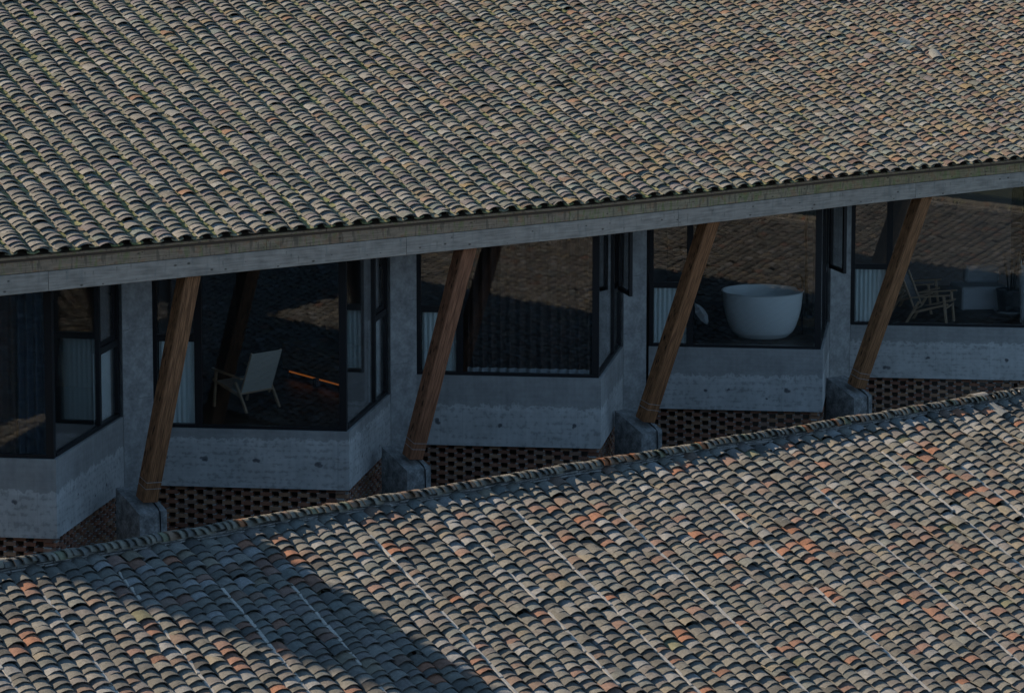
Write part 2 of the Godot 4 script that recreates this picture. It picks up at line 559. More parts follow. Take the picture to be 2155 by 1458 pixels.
func lay_tiles(T: Tiles, roof: Node3D, cols: Array, spot: Callable, rows: float, unit: float, tone_of: Callable, pan_tone: Callable, singles: int, lift := 0.0) -> void:
	# cols: [position along the roof, pitch]; spot(t, s) -> Transform3D on the roof's face at s metres down its slope
	var spots := []
	var eaves := rows
	for ci in cols.size():
		var t0: float = cols[ci][0]
		var s := rng.randf_range(0.0, unit)
		var drift := rng.randf_range(-0.012, 0.012)
		var loose := rng.randf_range(0.85, 1.15)
		while s < eaves - 0.02:
			var step := unit * loose * rng.randf_range(0.78, 1.24)
			if rng.randf() < 0.04: step *= 1.45
			var at := minf(s, eaves - unit * 1.45)
			var t := t0 + drift + 0.035 * wobble.get_noise_2d(t0 * 3.0, s * 2.0) + rng.randf_range(-0.006, 0.006)
			var x: Transform3D = spot.call(t, at)
			var off := rng.randf_range(-0.002, 0.006) + 0.012 * wobble.get_noise_2d(s * 5.0 + 40.0, t0 * 9.0)
			if rng.randf() < 0.012: off += 0.02
			x = x * Transform3D(Basis.from_euler(Vector3(rng.randf_range(-0.035, 0.035), rng.randf_range(-0.075, 0.075), rng.randf_range(-0.06, 0.06))), Vector3(0, off, 0))
			spots.append([x, t0, s])
			s += step
	# those that show largest become tiles of their own
	var order := []
	for k in spots.size():
		var px := pixel(spots[k][0].origin)
		if px.x > 8 and px.x < 2147 and px.y > 8 and px.y < 1450: order.append([px.z, k])
	order.sort_custom(func(a, b): return a[0] < b[0])
	var own := {}
	for k in mini(singles, order.size()): own[order[k][1]] = true
	for k in spots.size():
		var tone: int = tone_of.call(spots[k][1], spots[k][2])
		var variant := rng.randi_range(0, T.covers.size() - 1)
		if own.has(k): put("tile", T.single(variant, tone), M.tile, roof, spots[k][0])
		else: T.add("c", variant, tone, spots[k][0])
	var rest := put("tiles_beyond", T.flush(), M.tile, roof)
	rest.set_meta("kind", "stuff")
	for ci in cols.size():                            # the gutters between them
		var half: float = cols[ci][1] / 2.0
		var s2 := rng.randf_range(0.0, 0.1)
		while s2 < eaves - unit * 0.6:
			var x: Transform3D = spot.call(cols[ci][0] + half + rng.randf_range(-0.006, 0.006), minf(s2, eaves - unit * 1.5))
			T.add("p", rng.randi_range(0, T.pans.size() - 1), pan_tone.call(cols[ci][0], s2), x * Transform3D(Basis(), Vector3(0, lift + rng.randf_range(0.0, 0.006), 0)))
			s2 += unit * rng.randf_range(1.0, 1.5)
	var gut := put("gutter_tiles", T.flush(), M.tile, roof)
	gut.set_meta("kind", "stuff")


# ---------------------------------------------------------------- setting
func make_ground() -> void:
	var st := begin()
	quad(st, Vector3(-2000, 0, 2000), Vector3(2000, 0, 2000), Vector3(2000, 0, -2000), Vector3(-2000, 0, -2000))
	var g := put("ground", st.commit(), M.ground, self)
	g.set_meta("kind", "structure")
	# added unseen bank that blocks sky light from the left
	st = begin()
	var hill := FastNoiseLite.new(); hill.seed = 8; hill.frequency = 0.12
	var spot := func(a: int, b: int) -> Vector3:
		var n := lerpf(-2.0, 26.0, b / 14.0)
		var h: float = [-7.2, -2.5, 3.0, 6.0, 8.5, 9.5][a]
		return W([-17.0, -18.5, -20.5, -23.0, -30.0, -60.0][a], n, h + (1.2 * hill.get_noise_2d(a * 9.0, n) if a > 0 else 0.0))
	for a in 5:
		for b in 14: quad(st, spot.call(a + 1, b), spot.call(a, b), spot.call(a, b + 1), spot.call(a + 1, b + 1))
	g = put("added_shade_bank", st.commit(), M.ground, self)
	g.set_meta("kind", "structure")


const UP_RIDGE_N := -7.6
const UP_RIDGE_Y := 4.05

func eave_y(t: float) -> float:
	var k := [[-9.0, 0.485], [4.0, 0.475], [6.6, 0.475], [9.0, 0.50], [11.7, 0.545], [15.7, 0.575], [26.0, 0.62]]
	for j in k.size() - 1:
		if t <= k[j + 1][0]: return lerpf(k[j][1], k[j + 1][1], clampf((t - k[j][0]) / (k[j + 1][0] - k[j][0]), 0.0, 1.0))
	return 0.62

func drop(t: float) -> float:                        # how far the fascia has risen at t
	return eave_y(t) - 0.478

func upper_spot(t: float, s: float) -> Transform3D:
	var e := W(t, 0.17, eave_y(t) + 0.01); var r := W(t, UP_RIDGE_N, UP_RIDGE_Y)
	var d := (e - r).normalized()
	var x := Vector3(1, 0.006 if t > 6.6 else 0.0, 0).normalized()
	var y := d.cross(x).normalized()
	return Transform3D(Basis(y.cross(d).normalized(), y, d), r + d * s)


func make_long_building() -> void:
	building = thing("long_building", "long guest house of concrete bays and timber struts under the upper tiled roof", "building")
	# roof
	var st := begin()
	var ts := [-8.5, -4.0, 0.0, 4.0, 6.6, 9.0, 11.7, 15.7, 20.0, 25.0]
	for k in ts.size() - 1:
		var a: float = ts[k]; var b: float = ts[k + 1]
		var ya := eave_y(a) - 0.055; var yb := eave_y(b) - 0.055
		hexa(st, [W(a, 0.10, ya - 0.04), W(b, 0.10, yb - 0.04), W(b, UP_RIDGE_N, UP_RIDGE_Y - 0.2), W(a, UP_RIDGE_N, UP_RIDGE_Y - 0.2)], [W(a, 0.10, ya), W(b, 0.10, yb), W(b, UP_RIDGE_N, UP_RIDGE_Y - 0.06), W(a, UP_RIDGE_N, UP_RIDGE_Y - 0.06)])
		hexa(st, [W(a, UP_RIDGE_N, UP_RIDGE_Y - 0.2), W(b, UP_RIDGE_N, UP_RIDGE_Y - 0.2), W(b, -16.0, 0.3), W(a, -16.0, 0.3)], [W(a, UP_RIDGE_N, UP_RIDGE_Y - 0.06), W(b, UP_RIDGE_N, UP_RIDGE_Y - 0.06), W(b, -16.0, 0.44), W(a, -16.0, 0.44)])
	var roof := put("roof", st.commit(), M.soffit, building)
	var T := Tiles.new()
	for k in 10: T.covers.append(cover_shape(0.228, 0.048, 0.165, 0.010, deg_to_rad(11.0)))
	for k in 6: T.pans.append(pan_shape(0.17, 0.022, 0.19, 0.014, deg_to_rad(6.0)))
	T.tones.assign([Color(0.29, 0.285, 0.26), Color(0.245, 0.24, 0.23), Color(0.35, 0.34, 0.315), Color(0.275, 0.255, 0.26), Color(0.235, 0.25, 0.23),          # greys
		Color(0.315, 0.27, 0.205), Color(0.335, 0.275, 0.19), Color(0.25, 0.21, 0.175), Color(0.31, 0.235, 0.195), Color(0.235, 0.175, 0.155),                     # tans and browns
		Color(0.37, 0.235, 0.165), Color(0.38, 0.30, 0.18), Color(0.245, 0.285, 0.27), Color(0.37, 0.375, 0.36), Color(0.17, 0.18, 0.18),                          # orange, ochre, blue green, pale, dark
		Color(0.37, 0.37, 0.19), Color(0.42, 0.39, 0.27), Color(0.32, 0.31, 0.21), Color(0.40, 0.31, 0.235), Color(0.28, 0.30, 0.14)])                             # gutters
	var cols := []
	var t := -8.2
	while t < 24.2:
		var p := 0.287 + 0.012 * smoothstep(6.0, 14.0, t) + rng.randf_range(-0.006, 0.006)
		cols.append([t, p]); t += p
	var slope_len := W(0, 0.17, 0.49).distance_to(W(0, UP_RIDGE_N, UP_RIDGE_Y))
	var patch := FastNoiseLite.new(); patch.seed = 77; patch.frequency = 0.22
	var tone_of := func(tt: float, s: float) -> int:
		var warm := smoothstep(3.5, 13.0, tt + (slope_len - s) * 0.35 + 4.0 * patch.get_noise_2d(tt, s))
		var hot := smoothstep(11.0, 20.0, tt + (slope_len - s) * 0.2 + 5.0 * patch.get_noise_2d(tt + 50.0, s))
		return pick([1.0 - 0.3 * warm, 0.8 - 0.5 * warm, 0.75 - 0.35 * warm, 0.55, 0.6 + 0.5 * warm, 0.02 + 0.8 * warm, 0.5 * warm * (1.0 - 0.5 * hot), 0.45 * warm, 0.03 + 0.3 * warm + 0.5 * hot, 0.05 * warm + 0.6 * hot, 0.012 + 0.05 * warm + 0.14 * hot, 0.08 * warm, 0.12 + 0.55 * warm, 0.30 - 0.1 * warm, 0.16])
	var pan_tone := func(tt: float, _s: float) -> int:
		var warm := smoothstep(1.0, 13.0, tt)
		return 15 + pick([0.9 - 0.7 * warm, 1.0, 0.6, 0.1 + 0.9 * warm, 0.6 - 0.5 * warm])
	lay_tiles(T, roof, cols, upper_spot, slope_len, 0.101, tone_of, pan_tone, 300, 0.016)
	# eave boards: a thin batten, then two courses of planks
	var runs_low := [-8.4, -2.05, 3.3, 8.15, 13.1, 18.0, 24.5]
	var runs_high := [-8.4, -4.9, 1.1, 6.13, 10.95, 16.2, 24.5]
	for k in 6:
		eave_board("fascia_board", runs_low[k], runs_low[k + 1], -0.012, 0.232, 0.045, 0.10, M["plank_low_%d" % (k % 3)])
		eave_board("fascia_board", runs_high[k], runs_high[k + 1], 0.236, 0.415, 0.035, 0.082, M["plank_high_%d" % [0, 0, 0, 1, 2, 1][k]])
	for k in 3:
		eave_board("eave_batten", [-8.4, 2.0, 12.0][k], [1.996, 11.996, 24.5][k], 0.417, 0.452, 0.03, 0.125, M.plank_high_0)
	# soffit and rooms
	st = begin()
	hexa(st, [W(-8.4, 0.03, 0.16), W(24.5, 0.03, 0.22), W(24.5, -8.0, 0.22), W(-8.4, -8.0, 0.16)], [W(-8.4, 0.03, 0.24), W(24.5, 0.03, 0.30), W(24.5, -8.0, 0.30), W(-8.4, -8.0, 0.24)])
	put("soffit", st.commit(), M.soffit, building)
	st = begin()
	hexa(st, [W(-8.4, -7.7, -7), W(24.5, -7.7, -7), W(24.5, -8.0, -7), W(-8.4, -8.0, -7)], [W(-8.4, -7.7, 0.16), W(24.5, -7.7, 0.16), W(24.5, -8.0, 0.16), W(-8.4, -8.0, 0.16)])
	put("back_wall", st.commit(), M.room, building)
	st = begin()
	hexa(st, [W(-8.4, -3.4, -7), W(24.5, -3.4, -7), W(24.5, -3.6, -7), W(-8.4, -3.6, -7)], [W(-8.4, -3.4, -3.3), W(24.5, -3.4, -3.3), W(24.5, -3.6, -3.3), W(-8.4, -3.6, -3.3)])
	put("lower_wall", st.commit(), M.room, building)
	for i in 5: make_bay(i)
	# the struts and their footings
	var bases := [Vector2(-4.65, -0.84), Vector2(-0.2, -0.84), Vector2(4.05, -0.84), Vector2(8.34, -0.84), Vector2(12.8, -0.84), Vector2(17.3, -0.84)]
	var tops := [-4.36, 0.05, 4.45, 8.95, 13.49, 18.0]
	for k in 6:
		var a := W(bases[k].x, bases[k].y - 0.02, -3.06); var b := W(tops[k], -0.085, 0.05 + drop(tops[k]))
		var o := stick("timber_strut", a, b, 0.225, 0.225, M["strut_%d" % (k % 4)], building, Vector3(0, 0.3, 1), 0.010)
		for q in [0.17, 0.26]:
			put("strap", chamfer_box(Vector3(0.007, 0.2285, 0.2285), 0.001), M.mortar, o, Transform3D(Basis.from_euler(Vector3(0, 0, 0.05 * (k % 3 - 1))), Vector3(q - a.distance_to(b) / 2.0 + 0.03 * (k % 2), 0, 0)))
		footing(bases[k])


func eave_board(called: String, a: float, b: float, y0: float, y1: float, n0: float, n1: float, m: Material) -> void:
	var st := begin()
	var cuts := [a]
	for q in [-4.0, 0.0, 4.0, 6.6, 9.0, 11.7, 15.7, 20.0]:
		if q > a + 0.05 and q < b - 0.05: cuts.append(q)
	cuts.append(b)
	var last := cuts.size() - 2
	var u0 := rng.randf()
	for k in cuts.size() - 1:
		var p: float = cuts[k] + (0.003 if k == 0 else 0.0); var q: float = cuts[k + 1] - (0.003 if k == last else 0.0)
		var dp := drop(p); var dq := drop(q)
		var ua := u0 + (p - a) / 5.0; var ub := u0 + (q - a) / 5.0
		var c := 0.006
		quad(st, W(p, n1, y0 + dp + c), W(q, n1, y0 + dq + c), W(q, n1, y1 + dq - c), W(p, n1, y1 + dp - c), Vector2(ua, 0.98), Vector2(ub, 0.02))
		quad(st, W(p, n1, y1 + dp - c), W(q, n1, y1 + dq - c), W(q, n1 - c, y1 + dq), W(p, n1 - c, y1 + dp), Vector2(ua, 0.06), Vector2(ub, 0.02))
		quad(st, W(p, n1 - c, y0 + dp), W(q, n1 - c, y0 + dq), W(q, n1, y0 + dq + c), W(p, n1, y0 + dp + c), Vector2(ua, 0.98), Vector2(ub, 0.94))
		quad(st, W(p, n1 - c, y1 + dp), W(q, n1 - c, y1 + dq), W(q, n0, y1 + dq), W(p, n0, y1 + dp), Vector2(ua, 0.2), Vector2(ub, 0.02))
		quad(st, W(p, n0, y0 + dp), W(q, n0, y0 + dq), W(q, n1 - c, y0 + dq), W(p, n1 - c, y0 + dp), Vector2(ua, 0.98), Vector2(ub, 0.8))
		quad(st, W(q, n0, y0 + dq), W(p, n0, y0 + dp), W(p, n0, y1 + dp), W(q, n0, y1 + dq))
		if k == 0: quad(st, W(p, n0, y0 + dp), W(p, n1, y0 + dp), W(p, n1, y1 + dp), W(p, n0, y1 + dp), Vector2(0.0, 1), Vector2(0.01, 0))
		if k == last: quad(st, W(q, n1, y0 + dq), W(q, n0, y0 + dq), W(q, n0, y1 + dq), W(q, n1, y1 + dq), Vector2(0.0, 1), Vector2(0.01, 0))
	put(called, st.commit(), m, building)


func footing(b: Vector2) -> void:
	var t0 := b.x - 0.20; var t1 := b.x + 0.205
	var n0 := -1.34; var n1 := -0.70
	var st := begin()
	var lo := -4.6
	var ya := -2.97; var yb := -3.205; var nk := -1.02; var yk := -3.083
	# side faces, back, front, sloping top in two planes
	for sd in [[t0, false], [t1, true]]:
		var tt: float = sd[0]
		var f := [W(tt, n0, lo), W(tt, n1, lo), W(tt, n1, yb), W(tt, nk, yk), W(tt, n0, ya)]
		for k in range(1, 4):
			if sd[1]: tri(st, f[0], f[k + 1], f[k])
			else: tri(st, f[0], f[k], f[k + 1])
	quad(st, W(t0, n1, lo), W(t1, n1, lo), W(t1, n1, yb), W(t0, n1, yb))
	quad(st, W(t0, n1, yb), W(t1, n1, yb), W(t1, nk, yk), W(t0, nk, yk))
	quad(st, W(t0, nk, yk), W(t1, nk, yk), W(t1, n0, ya), W(t0, n0, ya))
	quad(st, W(t1, n0, lo), W(t0, n0, lo), W(t0, n0, ya), W(t1, n0, ya))
	var foot := put("footing", st.commit(), M.footing, building)
	var pts2 := [W(t1 - 0.10, -1.05, -3.06), W(t1 - 0.09, -0.9, -3.12), W(t1 - 0.10, -0.75, -3.176), W(t1 - 0.11, -0.685, -3.22), W(t1 - 0.10, -0.682, -3.7), W(t1 - 0.10, -0.682, -4.4)]
	put("conduit", tube(pts2, [0.008, 0.008, 0.008, 0.008, 0.008, 0.008]), M.conduit, foot)


func slab_between(a: Vector2, b: Vector2, out: Vector2, d0: float, d1: float, y0: float, y1: float) -> ArrayMesh:
	var st := begin()
	prism(st, [a + out * d0, b + out * d0, b + out * d1, a + out * d1], y0, y1)
	return st.commit()


func make_bay(i: int) -> void:
	var sill: float = SILLS[i]
	var tr: float = TRANSOMS[i]
	var fw: float = FRONT_W[i]; var wx := fw - 2.742
	var C := plan(i, 0, 0); var L := plan(i, -fw, 0); var E := plan(i, 0, SIDE_W)
	var nf := Vector2(-FD.y, FD.x); var ns := Vector2(-SD.y, SD.x)     # outward of the front and of the side
	if ns.y < 0: ns = -ns
	if nf.y < 0: nf = -nf
	var top := 0.17 + drop(C.x)
	# parapet: an L of concrete, its outer faces textured
	var st := begin()
	var th := 0.16
	var Li := L - nf * th; var Ci := C - nf * th - ns * th; var Ei := E - ns * th
	var v := func(p: Vector2, y: float) -> Vector3: return Vector3(p.x, y + YO, p.y)
	quad(st, v.call(L, BAY_BOTTOM), v.call(C, BAY_BOTTOM), v.call(C, sill), v.call(L, sill), Vector2(0, 1), Vector2(0.5, 0))
	quad(st, v.call(C, BAY_BOTTOM), v.call(E, BAY_BOTTOM), v.call(E, sill), v.call(C, sill), Vector2(0.5, 1), Vector2(1, 0))
	quad(st, v.call(L, sill), v.call(C, sill), v.call(Ci, sill), v.call(Li, sill), Vector2(0, 0.02), Vector2(0.5, 0))
	quad(st, v.call(C, sill), v.call(E, sill), v.call(Ei, sill), v.call(Ci, sill), Vector2(0.5, 0.02), Vector2(1, 0))
	quad(st, v.call(Ci, BAY_BOTTOM), v.call(Li, BAY_BOTTOM), v.call(Li, sill), v.call(Ci, sill))
	quad(st, v.call(Ei, BAY_BOTTOM), v.call(Ci, BAY_BOTTOM), v.call(Ci, sill), v.call(Ei, sill))
	quad(st, v.call(Li, BAY_BOTTOM), v.call(L, BAY_BOTTOM), v.call(L, sill), v.call(Li, sill), Vector2(0, 1), Vector2(0.02, 0))
	quad(st, v.call(E, BAY_BOTTOM), v.call(Ei, BAY_BOTTOM), v.call(Ei, sill), v.call(E, sill), Vector2(0.98, 1), Vector2(1, 0))
	quad(st, v.call(C, BAY_BOTTOM), v.call(L, BAY_BOTTOM), v.call(Li, BAY_BOTTOM), v.call(Ci, BAY_BOTTOM), Vector2(0, 1), Vector2(0.5, 0.9))
	quad(st, v.call(E, BAY_BOTTOM), v.call(C, BAY_BOTTOM), v.call(Ci, BAY_BOTTOM), v.call(Ei, BAY_BOTTOM), Vector2(0.5, 1), Vector2(1, 0.9))
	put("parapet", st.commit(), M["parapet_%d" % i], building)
	# floor and the walls beside the room
	st = begin()
	prism(st, [Li + FD * 0.002, Ci, Ei + SD * 2.2, Li + SD * 4.9], sill - 0.16, sill - 0.05)
	put("room_floor", st.commit(), M.floor, building)
	st = begin()
	prism(st, [Li + FD * 0.003, Ci - ns * 0.003, Ei + SD * 2.2, Li + SD * 4.9], BAY_BOTTOM + 0.02, BAY_BOTTOM + 0.2)
	put("bay_slab", st.commit(), M.footing, building)
	st = begin()
	prism(st, [L - nf * 0.45, L - nf * 0.45 - FD * 0.16, L - nf * 5.3 - FD * 0.16, L - nf * 5.3], BAY_BOTTOM, top - 0.03)
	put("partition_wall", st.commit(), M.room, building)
	# column between this bay and the next, facing straight out of the building
	var dA := Vector2(1, 0)
	st = begin()
	prism(st, [E + Vector2(0.002, 0.006), E + dA * 0.468 + Vector2(0, 0.006), E + dA * 0.468 + Vector2(0, -0.42), E + Vector2(0.002, -0.42)], BAY_BOTTOM - 0.003, top)
	var col := put("column", st.commit(), M.concrete, building)
	# the pour joints of the column, thin recesses shown as shallow proud lips
	for jy in [-1.06 - 0.03 * i, -2.02]:
		st = begin()
		prism(st, [E + Vector2(0.002, 0.011), E + dA * 0.466 + Vector2(0, 0.011), E + dA * 0.466 + Vector2(0, 0.0), E + Vector2(0.002, 0.0)], jy, jy + 0.007)
		put("pour_joint", st.commit(), M.footing, col)
	# front window
	var win := Node3D.new(); win.name = numbered("window", building); building.add_child(win)
	var bar := func(f0: float, f1: float, y0: float, y1: float) -> void:
		put("frame", slab_between(plan(i, f0, 0), plan(i, f1, 0), nf, -0.115, -0.04, y0, y1), M.metal, win)
	bar.call(-2.738 - wx, -2.675 - wx, sill + 0.002, top)
	bar.call(-2.15 - wx, -2.05 - wx, sill + 0.002, top)
	bar.call(-2.674 - wx, -2.151 - wx, sill + 0.002, sill + 0.05)
	bar.call(-2.049 - wx, -0.102, sill + 0.002, sill + 0.045)
	bar.call(-2.674 - wx, -2.151 - wx, tr - 0.055, tr + 0.035)
	bar.call(-2.674 - wx, -2.151 - wx, top - 0.05, top)
	bar.call(-2.049 - wx, -0.102, top - 0.05, top)
	st = begin()
	prism(st, [C - nf * 0.03 - ns * 0.035, C - nf * 0.03 - ns * 0.135, C - nf * 0.13 - ns * 0.135, C - nf * 0.13 - ns * 0.035], sill + 0.002, top)
	put("frame", st.commit(), M.metal, win)
	var glaze := func(a: Vector2, b: Vector2, out: Vector2, y0: float, y1: float, parent: Node) -> void:
		for d in [-0.068, -0.092]:
			put("pane", slab_between(a, b, out, d - 0.004, d, y0, y1), M.glass, parent)
	glaze.call(plan(i, -2.676 - wx, 0), plan(i, -2.149 - wx, 0), nf, sill + 0.048, tr - 0.053, win)
	glaze.call(plan(i, -2.676 - wx, 0), plan(i, -2.149 - wx, 0), nf, tr + 0.033, top - 0.048, win)
	glaze.call(plan(i, -2.051 - wx, 0), plan(i, -0.12, 0), nf, sill + 0.048, top - 0.048, win)
	# side window
	var sw := Node3D.new(); sw.name = numbered("window", building); building.add_child(sw)
	var sbar := func(s0: float, s1: float, y0: float, y1: float) -> void:
		put("frame", slab_between(plan(i, 0, s0), plan(i, 0, s1), ns, -0.115, -0.04, y0, y1), M.metal, sw)
	sbar.call(1.88, 1.96, sill + 0.002, top)
	sbar.call(2.675, 2.738, sill + 0.002, top)
	sbar.call(0.155, 1.879, sill + 0.002, sill + 0.05)
	sbar.call(0.155, 1.879, top - 0.05, top)
	sbar.call(1.961, 2.674, sill + 0.002, sill + 0.05)
	sbar.call(1.961, 2.674, tr - 0.055, tr + 0.035)
	sbar.call(1.961, 2.674, top - 0.05, top)
	glaze.call(plan(i, 0, 0.15), plan(i, 0, 1.881), ns, sill + 0.048, top - 0.048, sw)
	glaze.call(plan(i, 0, 1.959), plan(i, 0, 2.676), ns, sill + 0.048, tr - 0.053, sw)
	# casement over the transom: shut, or swung right back on its hinge by the mullion
	var hinge := plan(i, 0, 1.95) + ns * 0.0
	var open := i == 2 or i == 3
	var dir := SD.rotated(deg_to_rad(-158.0 if i == 2 else -160.0)) if open else SD
	var alt := SD.rotated(deg_to_rad(158.0)) if open else SD
	if open and (hinge + alt).dot(ns) > (hinge + dir).dot(ns): dir = alt
	var cn := Vector2(-dir.y, dir.x)
	if cn.y < 0: cn = -cn
	var cl := 0.70 if open else 0.715
	var y0c := tr + 0.037; var y1c := top - 0.052
	var o1 := 0.0 if open else -0.118
	var p0 := hinge + dir * 0.012; var p1 := hinge + dir * cl
	var mesh := begin()
	for q in [[0.0, 0.06, y0c, y1c], [cl - 0.08, cl - 0.012, y0c, y1c], [0.06, cl - 0.08, y0c, y0c + 0.06], [0.06, cl - 0.08, y1c - 0.06, y1c]]:
		prism(mesh, [p0 + dir * q[0] + cn * o1, p0 + dir * q[1] + cn * o1, p0 + dir * q[1] + cn * (o1 + 0.05), p0 + dir * q[0] + cn * (o1 + 0.05)], q[2], q[3])
	put("frame", mesh.commit(), M.metal, sw)
	for d in [0.014, 0.032]:
		put("pane", slab_between(p0 + dir * 0.058, p1 - dir * 0.078, cn, o1 + d, o1 + d + 0.004, y0c + 0.058, y1c - 0.058), M.glass, sw)
	var hp := p0 + dir * (cl - 0.10) + cn * (o1 + 0.05)
	stick("handle", Vector3(hp.x, y0c + 0.62 + YO, hp.y), Vector3(hp.x - dir.x * 0.10, y0c + 0.66 + YO, hp.y - dir.y * 0.10), 0.018, 0.018, M.metal, sw)
	bricks_under(i)


func bricks_under(i: int) -> void:
	var wall := Node3D.new(); wall.name = numbered("brick_wall", building); building.add_child(wall)
	var nf := Vector2(-FD.y, FD.x); var ns := Vector2(-SD.y, SD.x)
	if nf.y < 0: nf = -nf
	if ns.y < 0: ns = -ns
	var kinds := []
	var tones := [Color(0.50, 0.235, 0.15), Color(0.56, 0.31, 0.19), Color(0.41, 0.21, 0.145), Color(0.60, 0.36, 0.23), Color(0.48, 0.30, 0.22), Color(0.40, 0.19, 0.13)]
	for c in tones:
		for k in 2:
			var m := chamfer_box(Vector3(0.163 + 0.006 * k, 0.055, 0.11), 0.0035)
			var arr := m.surface_get_arrays(0)
			var pc := PackedColorArray(); pc.resize(arr[Mesh.ARRAY_VERTEX].size())
			for q in pc.size(): pc[q] = c * rng.randf_range(0.85, 1.12)
			arr[Mesh.ARRAY_COLOR] = pc
			var am := ArrayMesh.new(); am.add_surface_from_arrays(Mesh.PRIMITIVE_TRIANGLES, arr)
			kinds.append(am)
	var mo := begin()
	var rest := begin()
	for face in 2:
		var a := plan(i, -FRONT_W[i], 0) if face == 0 else plan(i, 0, 0)
		var d := FD if face == 0 else SD
		var o := nf if face == 0 else ns
		var length := FRONT_W[i] if face == 0 else SIDE_W
		for row in 11:
			var y := BAY_BOTTOM - 0.036 - row * 0.0665
			var x := 0.02 + 0.1325 * (row % 2)
			while x < length - 0.1:
				var p := a + d * (x + 0.086) - o * (0.13 + rng.randf_range(0.0, 0.012))
				var pos := Vector3(p.x, y + YO, p.y)
				var x3 := Vector3(d.x, 0, d.y).rotated(Vector3.UP, rng.randf_range(-0.06, 0.06))
				var xf := frame_at(pos, x3, Vector3.UP)
				var px := pixel(pos)
				# hidden behind the front roof or outside the frame: leave singles for what shows
				var shows := row < (8 if face == 0 else 7) and px.x > -20 and px.x < 2175
				if shows and px.y < ridge_pixel(px.x) + 4.0: put("brick", kinds[rng.randi_range(0, kinds.size() - 1)], M.brick, wall, xf)
				else: rest.append_from(kinds[rng.randi_range(0, kinds.size() - 1)], 0, xf)
				for e in [-0.062, 0.062]:
					var q: Vector2 = p + d * e + o * 0.004
					var half: Vector2 = d * rng.randf_range(0.014, 0.026)
					prism(mo, [q - half + o * rng.randf_range(0.04, 0.058), q + half + o * rng.randf_range(0.04, 0.058), q + half - o * 0.05, q - half - o * 0.05], y + 0.0272, y + 0.0392)
				x += 0.265
	var mor := put("mortar", mo.commit(), M.mortar, wall); mor.set_meta("kind", "stuff")
	var far := put("bricks_behind", rest.commit(), M.brick, wall); far.set_meta("kind", "stuff")


func ridge_pixel(x: float) -> float:
	return 1165.0 - 0.162 * x


# ---------------------------------------------------------------- the roof in front
const LOW_N := 6.6
const LOW_Y := -1.50
const LOW_TAN := 0.4183
const REAR_TAN := 0.31

func low_spot(t: float, s: float) -> Transform3D:
	var d := Vector3(0, -LOW_TAN, 1).normalized()
	var y := d.cross(Vector3.RIGHT).normalized()
	return Transform3D(Basis(Vector3.RIGHT, y, d), W(t, LOW_N, LOW_Y) + d * s)

func back_spot(t: float, s: float) -> Transform3D:
	var d := Vector3(0, -REAR_TAN, -1).normalized()
	var y := d.cross(Vector3.LEFT).normalized()
	return Transform3D(Basis(Vector3.LEFT, y, d), W(t, LOW_N, LOW_Y) + d * s)


